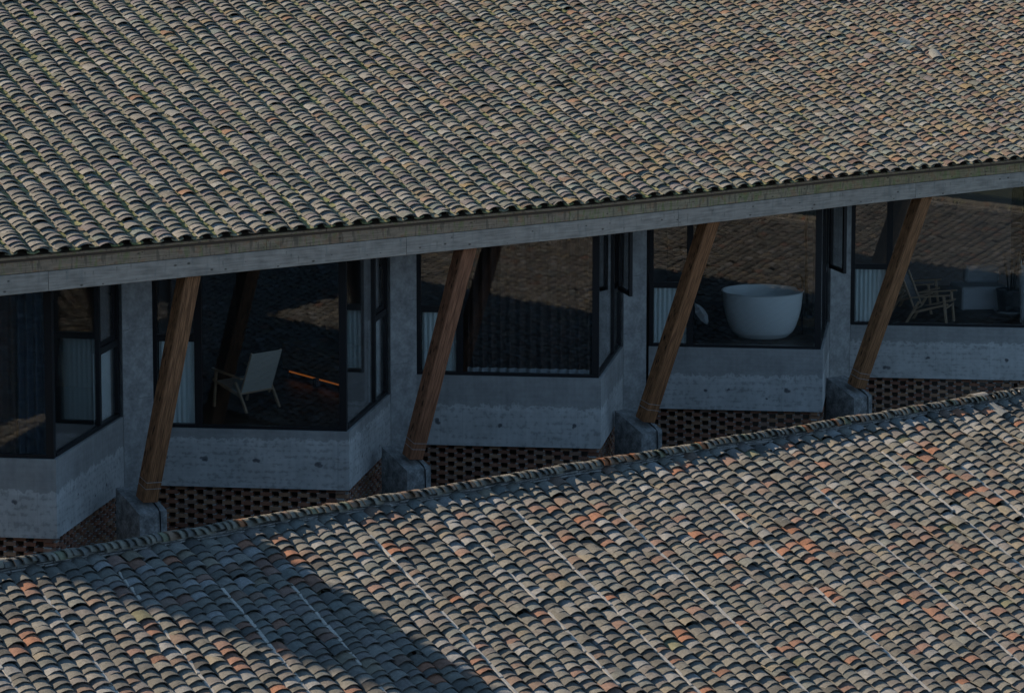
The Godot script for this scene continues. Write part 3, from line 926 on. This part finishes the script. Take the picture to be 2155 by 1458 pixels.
func make_front_building() -> void:
	var b := thing("front_house", "house in front whose tiled roof and rope-like ridge fill the foreground", "building")
	var st := begin()
	var half := 5.6
	for sg in [-1.0, 1.0]:
		var tg: float = LOW_TAN if sg > 0.0 else REAR_TAN
		var lo := [W(-16.0, LOW_N, LOW_Y - 0.25), W(14, LOW_N, LOW_Y - 0.25), W(14, LOW_N + sg * half, LOW_Y - 0.2 - half * tg), W(-16.0, LOW_N + sg * half, LOW_Y - 0.2 - half * tg)]
		var hi := [W(-16.0, LOW_N, LOW_Y - 0.055), W(14, LOW_N, LOW_Y - 0.055), W(14, LOW_N + sg * half, LOW_Y - 0.055 - half * tg), W(-16.0, LOW_N + sg * half, LOW_Y - 0.055 - half * tg)]
		if sg > 0: lo.reverse(); hi.reverse()
		hexa(st, lo, hi)
	var roof := put("roof", st.commit(), M.soffit, b)
	st = begin()
	prism(st, [Vector2(-15.5, 1.9), Vector2(13.5, 1.9), Vector2(13.5, 11.3), Vector2(-15.5, 11.3)], -7.0, -3.75)
	put("wall", st.commit(), M.plaster, b)
	var T := Tiles.new()
	for k in 12: T.covers.append(cover_shape(0.186, 0.042, 0.165, 0.009, deg_to_rad(11.2)))
	for k in 5: T.pans.append(pan_shape(0.14, 0.025, 0.17, 0.014, deg_to_rad(7.0)))
	T.tones.assign([Color(0.27, 0.265, 0.24), Color(0.215, 0.212, 0.195), Color(0.30, 0.295, 0.275), Color(0.17, 0.17, 0.162), Color(0.26, 0.245, 0.235), Color(0.235, 0.25, 0.24),
		Color(0.36, 0.365, 0.365), Color(0.31, 0.28, 0.225), Color(0.275, 0.21, 0.175), Color(0.315, 0.215, 0.18), Color(0.345, 0.205, 0.155), Color(0.39, 0.205, 0.14), Color(0.125, 0.125, 0.122), Color(0.25, 0.25, 0.17),
		Color(0.16, 0.155, 0.135), Color(0.22, 0.215, 0.15), Color(0.30, 0.29, 0.26), Color(0.10, 0.10, 0.09)])
	var cols := []
	var t := -8.6
	while t < 11.2:
		var p := clampf(0.190 + 0.0037 * t, 0.166, 0.222) + rng.randf_range(-0.004, 0.004)
		cols.append([t, p]); t += p
	var patch := FastNoiseLite.new(); patch.seed = 99; patch.frequency = 0.6
	var tone_of := func(tt: float, s: float) -> int:
		var w := pow(clampf(0.5 + 1.1 * patch.get_noise_2d(tt * 4.0, s * 0.8), 0.0, 1.0), 2.0) * 1.7
		var pale := clampf(0.5 + 0.9 * patch.get_noise_2d(tt + 30.0, s * 0.35), 0.0, 1.0)
		return pick([1.1, 0.9, 0.75, 0.5, 0.7, 0.6, 0.08 + 0.55 * pale, 0.28, 0.12 + 0.25 * w, 0.05 + 0.35 * w, 0.01 + 0.30 * w, 0.006 + 0.16 * w, 0.06, 0.03])
	var pan_tone := func(_t: float, _s: float) -> int: return 14 + pick([1.0, 0.7, 0.25, 0.6])
	lay_tiles(T, roof, cols, func(tt, s): return low_spot(tt, s + 0.055), 5.9, 0.104, tone_of, pan_tone, 300)
	# pale lime fillets that bed some of the tile columns
	st = begin()
	var c := 3
	while c < cols.size() - 1:
		var s := rng.randf_range(0.2, 1.2)
		while s < 5.6:
			var l := rng.randf_range(0.16, 0.34)
			if rng.randf() < 0.86:
				var x := low_spot(cols[c][0] + cols[c][1] * 0.5 + rng.randf_range(-0.006, 0.006), s + l / 2.0) * Transform3D(Basis.from_euler(Vector3(rng.randf_range(-0.02, 0.02), rng.randf_range(-0.04, 0.04), rng.randf_range(-0.1, 0.1))), Vector3(0, 0.022, 0))
				st.append_from(chamfer_box(Vector3(rng.randf_range(0.03, 0.052), 0.05, l - 0.014), 0.006), 0, x)
			s += l
		c += rng.randi_range(4, 7)
	var fil := put("lime_fillets", st.commit(), M.lime, roof); fil.set_meta("kind", "stuff")
	# the slope behind, which the windows mirror
	var cols2 := []
	t = -15.8
	while t < 13.8:
		cols2.append([t, 0.215]); t += 0.215
	var rear := put("rear_roof", chamfer_box(Vector3(29.0, 0.02, 0.1), 0.004), M.lime, b, Transform3D(Basis(), W(-0.75, LOW_N, LOW_Y - 0.02)))
	lay_tiles(T, rear, cols2, func(tt, s): return Transform3D(Basis(), -W(-0.75, LOW_N, LOW_Y - 0.02)) * back_spot(tt, s + 0.1), 5.7, 0.115, func(_t, _s): return pick([1.0, 0.9, 0.9, 0.6, 0.8, 0.7, 0.35, 0.4, 0.2, 0.08]), pan_tone, 0)
	# ridge: a bed, two courses of flat tiles, and arched tiles laid askew one on the next
	st = begin()
	hexa(st, [W(-10.4, LOW_N + 0.07, LOW_Y - 0.05), W(13.9, LOW_N + 0.07, LOW_Y - 0.05), W(13.9, LOW_N - 0.07, LOW_Y - 0.05), W(-10.4, LOW_N - 0.07, LOW_Y - 0.05)], [W(-10.4, LOW_N + 0.045, LOW_Y + 0.012), W(13.9, LOW_N + 0.045, LOW_Y + 0.012), W(13.9, LOW_N - 0.045, LOW_Y + 0.012), W(-10.4, LOW_N - 0.045, LOW_Y + 0.012)])
	var ridge := put("ridge", st.commit(), M.footing, b)
	st = begin()
	for course in 2:
		var x := -10.3
		while x < 13.8:
			var l := rng.randf_range(0.17, 0.21)
			var o := Transform3D(Basis.from_euler(Vector3(rng.randf_range(0.06, 0.2), rng.randf_range(-0.04, 0.04), rng.randf_range(-0.06, 0.06))), W(x + l / 2.0, LOW_N, LOW_Y - 0.012 + 0.020 * course))
			st.append_from(chamfer_box(Vector3(l - 0.006, 0.016, 0.19 - 0.04 * course), 0.004), 0, o)
			x += l
	var flat := put("flat_tiles", st.commit(), M.footing, ridge); flat.set_meta("kind", "stuff")
	var R := Tiles.new()
	for k in 8: R.covers.append(cover_shape(0.156, 0.064, 0.20, 0.012, deg_to_rad(3.0), 0.85))
	R.tones.assign([Color(0.30, 0.285, 0.24), Color(0.25, 0.24, 0.21), Color(0.35, 0.33, 0.28), Color(0.32, 0.23, 0.17), Color(0.42, 0.19, 0.10), Color(0.22, 0.22, 0.21), Color(0.29, 0.30, 0.21)])
	var x2 := -10.2
	var k2 := 0
	while x2 < 13.8:
		var sag := 0.02 * wobble.get_noise_1d(x2 * 2.0)
		var o := Transform3D(Basis(Vector3(0, 0, 1), Vector3.UP, Vector3(-1, 0, 0)), W(x2, LOW_N + 0.01 * wobble.get_noise_1d(x2 * 3.0 + 90.0), LOW_Y + 0.016 + sag))
		o = o * Transform3D(Basis.from_euler(Vector3(rng.randf_range(-0.13, -0.04), rng.randf_range(0.34, 0.60), rng.randf_range(-0.2, 0.2))), Vector3(0, rng.randf_range(-0.004, 0.006), 0))
		var tone := pick([1.0, 0.8, 0.6, 0.3 + (0.5 if x2 > -2.0 and x2 < 2.5 else 0.0), 0.07, 0.5, 0.3])
		var px := pixel(o.origin)
		if px.x > -10 and px.x < 2165: put("ridge_tile", R.single(k2 % 8, tone), M.tile, ridge, o)
		else: R.add("c", k2 % 8, tone, o)
		x2 += rng.randf_range(0.072, 0.098); k2 += 1
	var rr := put("ridge_tiles_beyond", R.flush(), M.tile, ridge); rr.set_meta("kind", "stuff")
	# two pale spare tiles left on the ridge and just under it
	var S := Tiles.new()
	S.covers.append(cover_shape(0.20, 0.05, 0.24, 0.014, 0.0))
	S.tones.assign([Color(0.40, 0.39, 0.37), Color(0.40, 0.41, 0.39)])
	var q := put("roof_tile", S.single(0, 0), M.tile, self, Transform3D(Basis(Vector3(0, 0.3, 1).normalized(), Vector3(0, 1, -0.3).normalized(), Vector3(-1, 0, 0)), W(7.62, LOW_N + 0.0, LOW_Y + 0.060)))
	tag(q, "loose pale grey arched tile lying on top of the ridge near its right end", "roof tile")
	q = put("roof_tile", S.single(0, 1), M.tile, self, low_spot(7.55, 0.18) * Transform3D(Basis.from_euler(Vector3(0.0, 0.1, 0)), Vector3(0, 0.045, 0)))
	tag(q, "loose pale tile topping a tile column just below the ridge", "roof tile")


func broken_tiles() -> void:
	var S := Tiles.new()
	for k in 2: S.covers.append(cover_shape(0.24, 0.05, 0.21 + 0.05 * k, 0.016, 0.05))
	S.tones.assign([Color(0.44, 0.44, 0.40)])
	var spots := [[16.42, -3.6, "pale broken tile lying askew high on the warm part of the upper roof"], [16.81, -3.17, "large pale broken tile lying on the upper roof below a smaller one"]]
	for k in 2:
		var t: float = spots[k][0]
		var s: float = (spots[k][1] - UP_RIDGE_N) / 0.907
		var x := upper_spot(t, s) * Transform3D(Basis.from_euler(Vector3(0.1, 0.6 - 0.9 * k, 0.12)), Vector3(0, 0.06, 0))
		var o := put("broken_tile", S.single(k, 0), M.tile, self, x)
		tag(o, spots[k][2], "roof tile")


func make_shade_gable() -> void:
	# added unseen plate, outlined to throw the wedge of shade on the front roof
	var g := thing("added_shade_gable", "added unseen gable plate left of the long building, shaped to cast shade", "building")
	var pts := [Vector2(-9.2, -7.0), Vector2(-9.2, 1.3), Vector2(-8.3, 2.1), Vector2(-6.45, 3.42), Vector2(-6.85, 4.9), Vector2(-9.03, 3.25), Vector2(-10.2, 2.5), Vector2(-15.5, 2.5), Vector2(-15.5, -7.0)]
	var st := begin()
	var n0 := 0.28; var n1 := 0.5
	for k in range(1, 8):
		tri(st, W(pts[0].x, n1, pts[0].y), W(pts[k].x, n1, pts[k].y), W(pts[k + 1].x, n1, pts[k + 1].y))
		tri(st, W(pts[0].x, n0, pts[0].y), W(pts[k + 1].x, n0, pts[k + 1].y), W(pts[k].x, n0, pts[k].y))
	for k in 9:
		var a: Vector2 = pts[k]; var c: Vector2 = pts[(k + 1) % 9]
		quad(st, W(a.x, n1, a.y), W(a.x, n0, a.y), W(c.x, n0, c.y), W(c.x, n1, c.y))
	put("wall", st.commit(), M.plaster, g)


# ---------------------------------------------------------------- what stands in the rooms
func curtain_mesh(a: Vector2, b: Vector2, out: Vector2, y0: float, y1: float, pitch: float, amp: float, seed_: int) -> ArrayMesh:
	var st := begin()
	var length := a.distance_to(b)
	var d := (b - a) / length
	var steps := int(length / pitch * 8.0)
	var r := RandomNumberGenerator.new(); r.seed = seed_
	var ph := r.randf() * 6.0
	var prev := Vector3.ZERO; var prev_n := Vector3.ZERO
	for k in steps + 1:
		var x := length * k / steps
		var an := TAU * x / pitch + ph + 0.8 * sin(x * 5.0 + ph)
		var off := amp * (sin(an) + 0.3 * sin(2.0 * an + 1.0))
		var p := a + d * x + out * off
		var slope := amp * TAU / pitch * cos(an)
		var n2 := (out - d * slope).normalized()
		var p3 := Vector3(p.x, 0, p.y); var n3 := Vector3(n2.x, 0, n2.y)
		if k > 0:
			var v := [[prev + Vector3.UP * (y0 + YO), prev_n], [p3 + Vector3.UP * (y0 + YO), n3], [p3 + Vector3.UP * (y1 + YO), n3], [prev + Vector3.UP * (y1 + YO), prev_n]]
			for e in [0, 2, 1, 0, 3, 2]:
				st.set_normal(v[e][1]); st.set_uv(Vector2.ZERO); st.add_vertex(v[e][0])
		prev = p3; prev_n = n3
	return st.commit()


func make_furniture() -> void:
	var nf := Vector2(-FD.y, FD.x); var ns := Vector2(-SD.y, SD.x)
	if nf.y < 0: nf = -nf
	if ns.y < 0: ns = -ns
	var where := ["the far left drape bay", "the canvas armchair room", "the bay with the long brown curtain", "the bathtub room", "the far right seat room"]
	for i in 5:
		var a := curtain_mesh(plan(i, -FRONT_W[i] + 0.07, 0) - nf * 0.15, plan(i, -FRONT_W[i] + 0.585, 0) - nf * 0.15, nf, SILLS[i] - 0.01, TRANSOMS[i] - 0.05, 0.075, 0.012, 10 + i)
		var o := put("curtain", a, M.sheer, self)
		tag(o, "short white curtain behind the front lower pane of " + where[i], "curtain", "white half curtains")
		a = curtain_mesh(plan(i, 0, 1.98) - ns * 0.15, plan(i, 0, 2.66) - ns * 0.15, ns, SILLS[i] - 0.01, TRANSOMS[i] - 0.05, 0.08, 0.012, 20 + i)
		o = put("curtain", a, M.sheer, self)
		tag(o, "short white curtain behind the side lower pane of " + where[i], "curtain", "white half curtains")
	# drapes
	var m := curtain_mesh(plan(2, -2.02, 0.26), plan(2, -0.20, 0.26), nf, SILLS[2] + 0.0, 0.1, 0.145, 0.045, 41)
	var dr := thing("long_curtain", "long dark brown pleated curtain drawn across the window between two struts", "curtain")
	put("cloth", m, M.drape, dr)
	m = curtain_mesh(plan(2, -2.02, 0.235), plan(2, -0.20, 0.235), nf, SILLS[2] - 0.04, SILLS[2] + 0.085, 0.145, 0.03, 41)
	put("hem", m, M.hem, dr)
	m = curtain_mesh(plan(0, -1.7, 0.34), plan(0, -0.62, 0.34), nf, SILLS[0] - 0.03, 0.1, 0.17, 0.035, 42)
	tag(put("long_curtain", m, M.drape, self), "dark brown pleated drape at the far left window", "curtain")
	m = curtain_mesh(plan(0, -0.60, 0.30), plan(0, -0.16, 0.30), nf, SILLS[0] - 0.03, 0.1, 0.12, 0.04, 43)
	tag(put("long_curtain", m, M.drape_grey, self), "blue grey drape gathered beside the corner post at the far left", "curtain")
	# bathtub
	var f3: float = SILLS[3] - 0.05
	var tub := thing("bathtub", "round white freestanding bathtub behind the big window", "bathtub", B(3, -1.05, 1.50, f3))
	var prof := []
	for k in 13:
		var u := k / 12.0
		prof.append(Vector2(0.44 + 0.215 * pow(u, 0.55) + 0.025 * sin(PI * u), 0.03 + 0.71 * u))
	var outer := [Vector2(0.0, 0.0), Vector2(0.36, 0.0), Vector2(0.415, 0.01)] + prof
	outer.append_array([Vector2(0.677, 0.75), Vector2(0.665, 0.757), Vector2(0.65, 0.75), Vector2(0.63, 0.60), Vector2(0.56, 0.30), Vector2(0.42, 0.16), Vector2(0.0, 0.14)])
	put("shell", lathe(outer), M.tub, tub)
	var tap := thing("floor_tap", "dark floor standing tap reaching over the bathtub rim", "tap", B(3, -0.42, 1.75, f3))
	var tp := tub.position - tap.position
	var to := Vector3(tp.x, 0, tp.z).normalized()
	put("riser", tube([Vector3.ZERO, Vector3(0, 0.6, 0), Vector3(0, 0.93, 0), to * 0.05 + Vector3(0, 0.99, 0), to * 0.2 + Vector3(0, 0.98, 0), to * 0.24 + Vector3(0, 0.90, 0)], [0.018, 0.018, 0.018, 0.018, 0.016, 0.016]), M.dark, tap)
	put("handset", tube([to * 0.02 + Vector3(0, 0.70, 0), to * 0.10 + Vector3(0, 0.80, 0), to * 0.16 + Vector3(0, 0.83, 0)], [0.014, 0.016, 0.026]), M.dark, tap)
	# towel on a stand
	var tw := begin()
	var cen := B(3, -2.0, 1.2, -1.9)
	var ux := Vector3(FD.x, 0, FD.y); var uz := Vector3(nf.x, 0, nf.y)
	var outline := [Vector2(-0.13, 0.16), Vector2(-0.12, -0.02), Vector2(-0.02, -0.14), Vector2(0.07, -0.20), Vector2(0.10, -0.16), Vector2(0.09, -0.05), Vector2(0.03, 0.05), Vector2(-0.05, 0.12)]
	for k in outline.size():
		var a: Vector2 = outline[k]; var b: Vector2 = outline[(k + 1) % outline.size()]
		var pa := cen + ux * a.x + Vector3.UP * a.y; var pb := cen + ux * b.x + Vector3.UP * b.y
		tri(tw, cen + uz * 0.05, pa, pb); tri(tw, cen - uz * 0.03, pb, pa)
	var towel := put("towel", tw.commit(), M.pale, self)
	tag(towel, "small blue grey towel hanging beside the bathtub", "towel")
	var rail := thing("towel_stand", "dark upright towel stand left of the bathtub", "towel stand", B(3, -2.12, 1.22, f3))
	put("post", tube([Vector3.ZERO, Vector3(0, 0.66, 0), Vector3(0.02, 0.70, 0), Vector3(0.14, 0.70, 0.05)], [0.012, 0.012, 0.012, 0.010]), M.dark, rail)
	# bare trunk in a box
	var twig := thing("bare_tree", "slim pale bare trunk in a low wooden box behind the bathtub", "plant", B(3, -0.36, 2.6, f3))
	put("trunk", tube([Vector3(0, 0.1, 0), Vector3(-0.02, 0.35, 0.0), Vector3(-0.07, 0.75, 0.02), Vector3(-0.06, 1.2, 0), Vector3(-0.08, 1.6, 0.02), Vector3(-0.03, 2.0, 0)], [0.03, 0.026, 0.024, 0.02, 0.016, 0.01]), M.chair_wood, twig)
	put("branch", tube([Vector3(-0.06, 1.2, 0), Vector3(-0.14, 1.5, 0.05), Vector3(-0.16, 1.9, 0.08)], [0.012, 0.009, 0.006]), M.chair_wood, twig)
	put("box", chamfer_box(Vector3(0.30, 0.14, 0.26), 0.008), M.chair_wood, twig, Transform3D(Basis(), Vector3(0, 0.07, 0)))
	# chairs
	var f1: float = SILLS[1] - 0.05
	var p1 := B(1, -1.90, 1.80, f1)
	var face := (B(1, -2.195, 2.0, f1) - B(1, -1.615, 1.58, f1)).normalized()
	sling_chair(p1, atan2(face.x, face.z), "pale canvas sling armchair seen from behind in the room beside the orange sun glow", M.canvas)
	var f4: float = SILLS[4] - 0.07
	var face4 := Vector3(FD.x, 0, FD.y) * 0.95 + Vector3(nf.x, 0, nf.y) * 0.25
	sling_chair(B(4, -1.72, 0.72, f4), atan2(face4.x, face4.z), "low wooden armchair with a dark sling seat close to the window at the right", M.dark)
	sling_chair(B(4, -1.98, 2.0, f4), atan2(face4.x, face4.z), "second wooden armchair with a brown woven back behind the low one", std(lin(0.20, 0.15, 0.085), 0.95))
	# bed; glowing strip and lamp added to stand for a sun patch
	var bed := thing("low_bed", "low wooden bed with an added orange glow under its edge for a sun patch", "bed", B(1, -1.37, 3.51, f1) + Vector3(0.42, 0, 0))
	put("platform", chamfer_box(Vector3(0.8, 0.40, 1.7), 0.01), std(lin(0.16, 0.095, 0.055), 0.7), bed, Transform3D(Basis(), Vector3(0, 0.33, 0)))
	for q in [[-0.36, -0.75], [0.36, -0.75], [-0.36, 0.75], [0.36, 0.75], [-0.41, 0.12]]:
		put("leg", chamfer_box(Vector3(0.06, 0.125, 0.09), 0.006), M.dark, bed, Transform3D(Basis(), Vector3(q[0], 0.0645, q[1])))
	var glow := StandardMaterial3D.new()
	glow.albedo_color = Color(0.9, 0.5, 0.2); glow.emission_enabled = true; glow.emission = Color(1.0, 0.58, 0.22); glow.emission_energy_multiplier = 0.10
	put("sun_patch_strip", chamfer_box(Vector3(0.02, 0.02, 1.45), 0.003), glow, bed, Transform3D(Basis(), Vector3(-0.36, 0.105, 0.0)))
	var al := AreaLight3D.new(); al.name = "sun_patch_glow"
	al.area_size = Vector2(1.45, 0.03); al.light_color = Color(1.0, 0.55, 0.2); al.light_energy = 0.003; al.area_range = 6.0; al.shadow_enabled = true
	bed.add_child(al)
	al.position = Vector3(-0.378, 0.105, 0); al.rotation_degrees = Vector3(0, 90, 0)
	# seats and a planter in the right hand room
	sofa(B(4, -0.86, 2.6, f4), "wide pale grey block seat with a raised back in the room at the right")
	var pot := thing("planter", "dark tapered planter standing before the grey seats", "planter", B(4, -0.32, 2.05, f4))
	put("pot", lathe([Vector2(0.0, 0.0), Vector2(0.20, 0.0), Vector2(0.25, 0.40), Vector2(0.26, 0.42), Vector2(0.22, 0.42), Vector2(0.20, 0.36), Vector2(0.0, 0.36)], 28), M.dark, pot)
	put("saucer", lathe([Vector2(0.0, 0.001), Vector2(0.26, 0.001), Vector2(0.29, 0.05), Vector2(0.27, 0.05), Vector2(0.25, 0.02)], 28), M.pale, pot)
	var stalks := begin()
	for k in 7:
		var an := k * 2.4
		stalks.append_from(tube([Vector3(0.05 * cos(an), 0.35, 0.05 * sin(an)), Vector3(0.10 * cos(an), 0.7, 0.10 * sin(an)), Vector3(0.2 * cos(an), 1.05, 0.2 * sin(an))], [0.01, 0.008, 0.004], 5), 0, Transform3D())
	put("stalk", stalks.commit(), std(lin(0.03, 0.05, 0.025), 0.8), pot)
	var fl := thing("floor_vase", "tall pale vase at the right end of the window", "vase", B(4, -0.13, 0.9, f4))
	put("body", lathe([Vector2(0.0, 0.0), Vector2(0.06, 0.0), Vector2(0.07, 0.4), Vector2(0.10, 0.8), Vector2(0.07, 1.0), Vector2(0.05, 1.0), Vector2(0.0, 0.9)], 24), M.pale, fl)


func sofa(at: Vector3, label: String) -> void:
	var s := thing("block_seat", label, "sofa", at, atan2(-FD.y, FD.x) + 0.25)
	put("seat", chamfer_box(Vector3(0.85, 0.42, 0.75), 0.03), M.pale, s, Transform3D(Basis(), Vector3(0, 0.21, 0)))
	put("backrest", chamfer_box(Vector3(0.62, 0.30, 0.22), 0.04), M.pale, s, Transform3D(Basis(), Vector3(0.115, 0.571, -0.26)))


func sling_chair(at: Vector3, turn: float, label: String, cloth: Material) -> void:
	# front is local +z
	var c := thing("sling_chair", label, "chair", at, turn)
	for sx in [-0.31, 0.31]:
		stick("leg", Vector3(sx, 0.0, 0.36), Vector3(sx, 0.54, 0.30), 0.035, 0.045, M.chair_wood, c, Vector3.RIGHT, 0.008)
		stick("leg", Vector3(sx, 0.0, -0.36), Vector3(sx, 0.42, -0.12), 0.035, 0.045, M.chair_wood, c, Vector3.RIGHT, 0.008)
		stick("side_rail", Vector3(sx, 0.40, 0.38), Vector3(sx, 0.22, -0.24), 0.03, 0.04, M.chair_wood, c, Vector3.RIGHT, 0.006)
		stick("armrest", Vector3(sx, 0.555, 0.40), Vector3(sx, 0.48, -0.26), 0.05, 0.026, M.chair_wood, c, Vector3.RIGHT, 0.006)
	stick("stretcher", Vector3(-0.30, 0.33, 0.34), Vector3(0.30, 0.33, 0.34), 0.025, 0.035, M.chair_wood, c)
	stick("stretcher", Vector3(-0.30, 0.26, -0.21), Vector3(0.30, 0.26, -0.21), 0.025, 0.035, M.chair_wood, c)
	for sx in [-0.275, 0.275]:
		stick("back_post", Vector3(sx, 0.20, -0.17), Vector3(sx, 0.87, -0.44), 0.03, 0.03, M.chair_wood, c, Vector3.RIGHT, 0.006)
	var st := begin()
	var prof := [Vector2(0.36, 0.375), Vector2(0.18, 0.31), Vector2(-0.05, 0.27), Vector2(-0.17, 0.265)]
	for k in 3:
		quad(st, Vector3(-0.27, prof[k].y, prof[k].x), Vector3(0.27, prof[k].y, prof[k].x), Vector3(0.27, prof[k + 1].y, prof[k + 1].x), Vector3(-0.27, prof[k + 1].y, prof[k + 1].x))
		quad(st, Vector3(0.27, prof[k].y - 0.012, prof[k].x), Vector3(-0.27, prof[k].y - 0.012, prof[k].x), Vector3(-0.27, prof[k + 1].y - 0.012, prof[k + 1].x), Vector3(0.27, prof[k + 1].y - 0.012, prof[k + 1].x))
	put("seat", st.commit(), cloth, c)
	stick("backrest", Vector3(0, 0.27, -0.215), Vector3(0, 0.86, -0.455), 0.565, 0.014, cloth, c, Vector3.RIGHT, 0.004)
